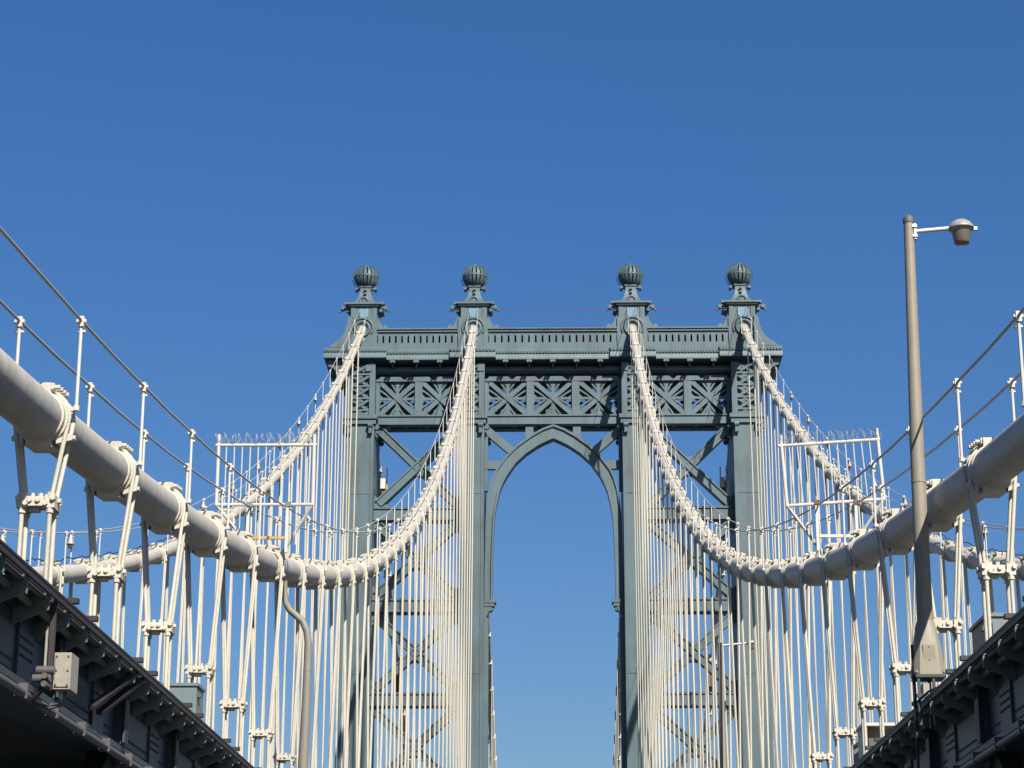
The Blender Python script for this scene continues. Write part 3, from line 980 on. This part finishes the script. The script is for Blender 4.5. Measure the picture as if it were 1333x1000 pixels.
# ------------------------------------------------------------------ equipment on the trusses
# junction box hung from the left edge rail on a strap
J = thing('junction_box', 'pale galvanised junction box hanging below the left truss walkway on a dark strap', 'junction box', (-5.40, 24.2, 3.75))
MB().box(-5.535, -5.345, 24.0, 24.38, 3.74, 4.15).build('housing', M_GALV, J)
MB().box(-5.52, -5.36, 23.985, 23.998, 3.765, 4.125).build('lid', M_GALV, J)
m = MB()
for x in (-5.505, -5.375):
    for z in (3.785, 3.945, 4.105):
        m.lathe([(.011, -.012), (.011, 0)], (x, 23.985, z), 6, 'Y')
m.build('screws', M_PIPE, J)
MB().tube([(-5.44, 24.2, 3.74), (-5.44, 24.2, 3.6), (-5.6, 24.2, 3.56), (-5.8, 24.2, 3.6)], .025, 8).build('outlet_conduit', M_PIPE, J, smooth=60)
MB().box(-5.60, -5.54, 23.95, 24.0, 3.72, 4.9).build('hanger_strap', M_DARK, J)
MB().box(-5.645, -5.62, 23.97, 24.0, 3.85, 4.45).build('strap_edge', M_GALV, J)
m = MB()
for d in (0, .09):
    m.lathe([(.05, -.1), (.05, .1)], (-5.60 - d * .4, 23.88, 3.93 - d), 10, 'X')
    m.lathe([(.035, -.12), (.035, .12)], (-5.58, 23.86, 3.85 - d), 8, 'Y')
m.build('conduit_fitting', M_PIPE, J, smooth=40)
MB().tube([(-5.60, 23.88, 3.9), (-5.65, 23.9, 3.7), (-5.75, 24.0, 3.62)], .03, 8).build('cable_tail', M_DARK, J, smooth=60)
B = thing('support_strut', 'dark pair of slanting struts from the left edge rail down behind the junction box', 'strut', (-5.6, 28, 4.2))
for d in (0, .5):
    MB().bar((-5.53, 29.0 + d, 4.78), (-5.80, 27.3 + d, 4.02), .09, .06).build('strut_bar', M_DARK, B)
def cabinet(name, label, x0, x1, y0, y1, z0, z1, m_, cat='cabinet'):
    t = thing(name, label, cat, ((x0 + x1) / 2, (y0 + y1) / 2, z0))
    MB().box(x0, x1, y0, y1, z0, z1).build('housing', m_, t)
    MB().box(x0 - .03, x1 + .03, y0 - .03, y1 + .03, z1, z1 + .05).build('lid', m_, t)
    MB().box(x0 + .06, x1 - .06, y0 - .025, y0 - .002, z0 + .08, z1 - .08).build('door', m_, t)
    xs = x1 if x0 < 0 else x0
    sg = 1 if x0 < 0 else -1
    MB().box(xs, xs + sg * .06, y0 + .08, y0 + .22, z1 - .18, z1 - .1).build('latch', M_PIPE, t)
    for yy in (y0 + .1, y1 - .18):
        MB().box(x0 + .05, x1 - .05, yy, yy + .08, 4.66, z0).build('foot', M_DARK, t)
    return t
cabinet('equipment_cabinet', 'green grey metal cabinet standing behind the left truss edge between suspenders', -6.62, -6.02, 36.6, 37.3, 4.95, 5.75, M_CABINET)
cabinet('equipment_cabinet', 'large green grey metal cabinet cut by the right picture edge on the right truss', 6.10, 6.85, 30.0, 31.2, 4.95, 5.66, M_CABINET)
t = thing('equipment_cabinet', 'small white open fronted cabinet behind the right truss edge', 'cabinet', (6.4, 42.6, 4.9))
MB().box(6.05, 6.75, 42.9, 43.2, 4.9, 5.84).build('back_panel', M_WHITE, t)
for a, b in ((6.05, 6.11), (6.69, 6.75)):
    MB().box(a, b, 42.3, 42.897, 4.9, 5.84).build('side_panel', M_WHITE, t)
MB().box(6.02, 6.78, 42.27, 43.23, 5.842, 5.90).build('lid', M_WHITE, t)
MB().box(6.112, 6.688, 42.32, 42.897, 5.35, 5.39).build('shelf', M_WHITE, t)
MB().box(6.15, 6.4, 42.4, 42.8, 5.39, 5.62).build('meter_box', M_PIPE, t)
t = thing('sheet_panel', 'weathered grey metal sheet leaning beside the small white cabinet', 'panel', (6.3, 44.2, 4.9))
MB().add([(6.02, 43.7, 4.7), (6.42, 43.4, 4.7), (6.42, 43.4, 5.86), (6.02, 43.7, 5.6), (6.04, 43.74, 4.7), (6.44, 43.44, 4.7), (6.44, 43.44, 5.86), (6.04, 43.74, 5.6)],
         [(0, 1, 2, 3), (7, 6, 5, 4), (0, 4, 5, 1), (1, 5, 6, 2), (2, 6, 7, 3), (3, 7, 4, 0)]).build('sheet', M_GALV, t)
MB().bar((6.02, 43.68, 5.62), (6.42, 43.38, 5.88), .05, .06).build('stiffening_edge', M_PIPE, t)

# ------------------------------------------------------------------ lamp posts
def luminaire(parent, c, k=1.0):
    m = MB().lathe([(.205 * k, 0), (.205 * k, .02), (.19 * k, .045), (.15 * k, .10 * k), (.09 * k, .14 * k), (.02 * k, .155 * k)], c, 28)
    m.lathe([(.15 * k, -.05 * k), (.20 * k, 0)], c, 28)
    dome = m.build('luminaire_dome', M_DOME, parent, smooth=50)
    m = MB().lathe([(.10 * k, -.25 * k), (.115 * k, -.245 * k), (.125 * k, -.22 * k), (.155 * k, -.02 * k), (.155 * k, .0)], c, 24)
    # ribbed bowl
    m.build('bowl', M_BOWL, dome, smooth=50)
    MB().box(c[0] + .19 * k, c[0] + .25 * k, c[1] - .03, c[1] + .03, c[2] - .02, c[2] + .03).build('latch', M_LAMPMETAL, dome)
L = thing('lamp_post', 'tall tan lamp post with side arm standing on the right truss', 'lamp post', (5.57, 32.0, 5.1))
bx, by = 5.575, 32.0
def sqz(z, hx, n=16, p=4.0, ox=0.0):
    out = []
    for q in range(n):
        a = 2 * PI * (q + .5) / n
        c_, s_ = math.cos(a), math.sin(a)
        r_ = (abs(c_) ** p + abs(s_) ** p) ** (-1 / p)
        out.append((bx + ox + hx * r_ * c_, by + hx * r_ * s_, z))
    return out
rings = [sqz(5.14, .235, p=8), sqz(5.17, .235, p=8), sqz(5.6, .19, p=5), sqz(5.85, .155, p=3), sqz(5.97, .125, p=2)]
vs = [p for r_ in rings for p in r_]
fs = [(i * 16 + k, i * 16 + (k + 1) % 16, (i + 1) * 16 + (k + 1) % 16, (i + 1) * 16 + k) for i in range(4) for k in range(16)]
fs += [tuple(range(15, -1, -1)), tuple(64 + k for k in range(16))]
MB().add(vs, fs).build('pedestal', M_POLE, L, smooth=30)
MB().tube([(bx, by, 5.9), (bx + .02, by, 8.5), (bx + .085, by, 12.32)], [.122, .108, .078], 20).build('pole', M_POLE, L, smooth=50)
MB().lathe([(.088, 0), (.088, .06), (.075, .10), (.04, .135), (.005, .145)], (bx + .085, by, 12.3), 16).build('pole_cap', M_POLECAP, L, smooth=60)
arm = MB().tube([(bx + .15, by, 12.16), (bx + .80, by, 12.22)], .035, 12).build('arm', M_LAMPMETAL, L, smooth=60)
m = MB().box(bx + .155, bx + .19, by - .06, by + .06, 12.02, 12.28)
m.box(bx + .12, bx + .2, by - .08, by - .05, 12.05, 12.09).box(bx + .12, bx + .2, by - .08, by - .05, 12.21, 12.25)
m.build('arm_bracket', M_LAMPMETAL, L)
luminaire(L, (bx + .90, by, 12.20))
m = MB().box(bx - .09, bx + .09, by - .215, by - .18, 5.34, 5.58)
for z in (5.36, 5.56):
    m.lathe([(.012, -.012), (.012, 0)], (bx, by - .215, z), 6, 'Y')
m.build('hand_hole_cover', M_POLE, L)
m = MB()
for qx in (-1, 1):
    for qy in (-1, 1):
        m.lathe([(.022, 0), (.022, .035)], (bx + qx * .2, by + qy * .2, 5.172), 6)
m.build('anchor_nuts', M_GALV, L)
for z in (8.1, 10.3):
    MB().lathe([(.118 - (z - 8.1) * .012, -.012), (.118 - (z - 8.1) * .012, .012)], (bx + .02 + (z - 8.1) * .016, by, z), 18).build('pole_band', M_POLE, L)
fr = MB()
fr.box(5.36, 5.80, 31.77, 32.23, 5.10, 5.138)
for x in (5.38, 5.60):
    for y in (31.79, 32.17):
        fr.box(x, x + .04, y, y + .04, 4.40, 5.10)
fr.box(5.36, 5.80, 31.78, 31.82, 4.80, 4.86)
fr.build('support_frame', M_TRUSS, L)
MB().box(5.47, 5.56, 31.84, 32.1, 4.86, 5.02).build('terminal_box', M_GALV, L)
MB().tube([(5.345, 31.9, 5.6), (5.345, 31.9, 3.2)], .022, 8).build('conduit', M_DARK, L, smooth=60)
MB().tube([(5.36, 31.85, 4.74), (5.5, 31.6, 4.86), (5.62, 31.4, 4.9)], .018, 8).build('cable_tail', M_DARK, L, smooth=60)

L2 = thing('lamp_post', 'brown lamp post bending away at its top behind the near left cable', 'lamp post', (-5.45, 47.2, 4.7))
pts = [(-5.40, 47.2, 4.6), (-5.40, 47.2, 5.8), (-5.37, 47.2, 7.2), (-5.365, 47.2, 8.35), (-5.40, 47.2, 8.62), (-5.50, 47.2, 8.84),
       (-5.66, 47.2, 8.98), (-5.80, 47.2, 9.10), (-5.89, 47.2, 9.26), (-5.93, 47.2, 9.5), (-5.94, 47.2, 9.75)]
MB().tube(pts, [.122, .113, .098, .084, .082, .08, .077, .075, .073, .073, .073], 16).build('bent_pole', M_POLE2, L2, smooth=60)
MB().lathe([(.094, -.03), (.094, .03)], (-5.366, 47.2, 7.75), 16).build('pole_joint', M_POLE2, L2)
MB().box(-5.6, -5.2, 47.0, 47.4, 4.45, 4.62).build('base_plate', M_TRUSS, L2)
L3 = thing('lamp_post', 'distant slim brown lamp post with short arm before the right tower leg', 'lamp post', (5.57, 72, 4.7))
MB().tube([(5.57, 72, 4.6), (5.585, 72, 12.72)], [.13, .085], 14).build('pole', M_POLE, L3, smooth=60)
MB().tube([(5.62, 72, 12.63), (6.55, 72, 12.72)], .035, 8).build('arm', M_LAMPMETAL, L3, smooth=60)
luminaire(L3, (6.62, 72, 12.70), .8)
MB().box(5.38, 5.76, 71.8, 72.2, 4.45, 4.62).build('base_plate', M_TRUSS, L3)

# ------------------------------------------------------------------ climbing guards on the near cables
for sx in (-1, 1):
    yg = 45.3
    c = sx * 6.1 + (-.08 if sx < 0 else -.05)
    hw = 1.04
    G = thing('climbing_guard', f'white barred climbing guard with wire coils astride near {SIDE[sx]} cable', 'guard gate', (c, yg, 10.1),
              'climbing guards on the near cables')
    zt, zb = 12.36, 11.03
    tl = .07 if sx > 0 else 0.0
    tx = -.045 if sx > 0 else 0.0
    for e in (-1, 1):
        MB().tube([(c + e * hw - tx, yg, zb - .02 + e * tl), (c + e * hw + tx, yg, zt + .24 + e * tl)], .038, 8).build('frame_post', M_WHITE, G)
    MB().tube([(c - hw - .06 + tx, yg, zt - tl), (c + hw + .06 + tx, yg, zt + tl)], .036, 8).build('frame_rail', M_WHITE, G)
    MB().tube([(c - hw - tx, yg, zb - tl), (c + hw - tx, yg, zb + tl)], .036, 8).build('frame_rail', M_WHITE, G)
    n = 12
    for k in range(1, n):
        x = c - hw + 2 * hw * k / n
        low = zb
        d = abs(x - sx * XI)
        if d < .62: low = cz(yg) + .42
        MB().tube([(x - tx, yg, low), (x + tx, yg, zt + tl * (2 * k / n - 1))], .013, 6).build('bar', M_WHITE, G)
    for e in (-1, 1):
        MB().tube([(c + e * hw - tx, yg, zb + e * tl), (sx * XI + e * .28, yg + .4, cz(yg) + .30)], .035, 8).build('corner_stay', M_WHITE, G)
        MB().box(sx * XI + e * .42 - .03, sx * XI + e * .42 + .03, yg - .03, yg + .03, cz(yg) + .25, zb - .03).build('door_jamb', M_WHITE, G)
        MB().lathe([(.06, -.1), (.06, .1)], (sx * XI + e * .28, yg + .42, cz(yg) + .28), 8, 'Y').build('stay_clamp', M_BAND, G)
    for q, e in enumerate((-.40, .44)):
        MB().box(sx * XI + e - .07, sx * XI + e + .07, yg - .05, yg + .05, zb - .05, zb + .05).build('hinge_plate', M_RUST if sx > 0 else M_CABINET, G)
    MB().box(sx * XI - .45, sx * XI + .45, yg - .5, yg - .44, 10.16, 10.22).build('step_bar', M_YELLOW if sx < 0 else M_WHITE, G)
    m = MB()
    for j in range(2):
        pts = []
        N = 150
        ph = random.random() * 6
        for k in range(N):
            t = k / (N - 1)
            a = t * 2 * PI * 13 + ph
            pts.append((c - hw - .05 + (2 * hw + .1) * t + .03 * math.cos(a * 1.3), yg + .10 * math.cos(a), zt + tl * (2 * t - 1) + .15 + .11 * math.sin(a) + .03 * math.sin(a * .31)))
        m.tube(pts, .0045, 4)
    for k in range(9):
        x = c - hw + 2 * hw * (k + .5) / 9
        m.tube([(x, yg, zt), (x + .03, yg - .03, zt + .14), (x, yg, zt + .26)], .006, 4)
    m.build('razor_wire', M_WIRE, G)

# ------------------------------------------------------------------ service gear on the tower braces
for sx in (-1, 1):
    for (x, z0, z1, lab) in ((12.95, 38.6, 43.2, f'rusty service mast beside the {SIDE[sx]} outer tower leg above the top strut'),
                             (11.75, 25.0, 28.6, f'rusty service mast lower down inside the {SIDE[sx]} braced bay')):
        t = thing('service_mast', lab, 'mast', (sx * x, 161.0, z0), 'rusty service masts on the tower')
        m = MB().box(sx * x - .18, sx * x + .18, 160.6, 161.4, z0 - .2, z0 + 2.3)
        m.build('casing', M_RUST, t)
        MB().tube([(sx * (x - .2), 160.7, z0), (sx * (x - .2), 160.7, z1 - 1.2)], .05, 6).build('rod', M_WHITE, t)
        MB().box(sx * x - .28, sx * x + .1, 160.45, 160.6, z0 + 1.7, z0 + 2.5).build('signal_box', M_WHITE, t)
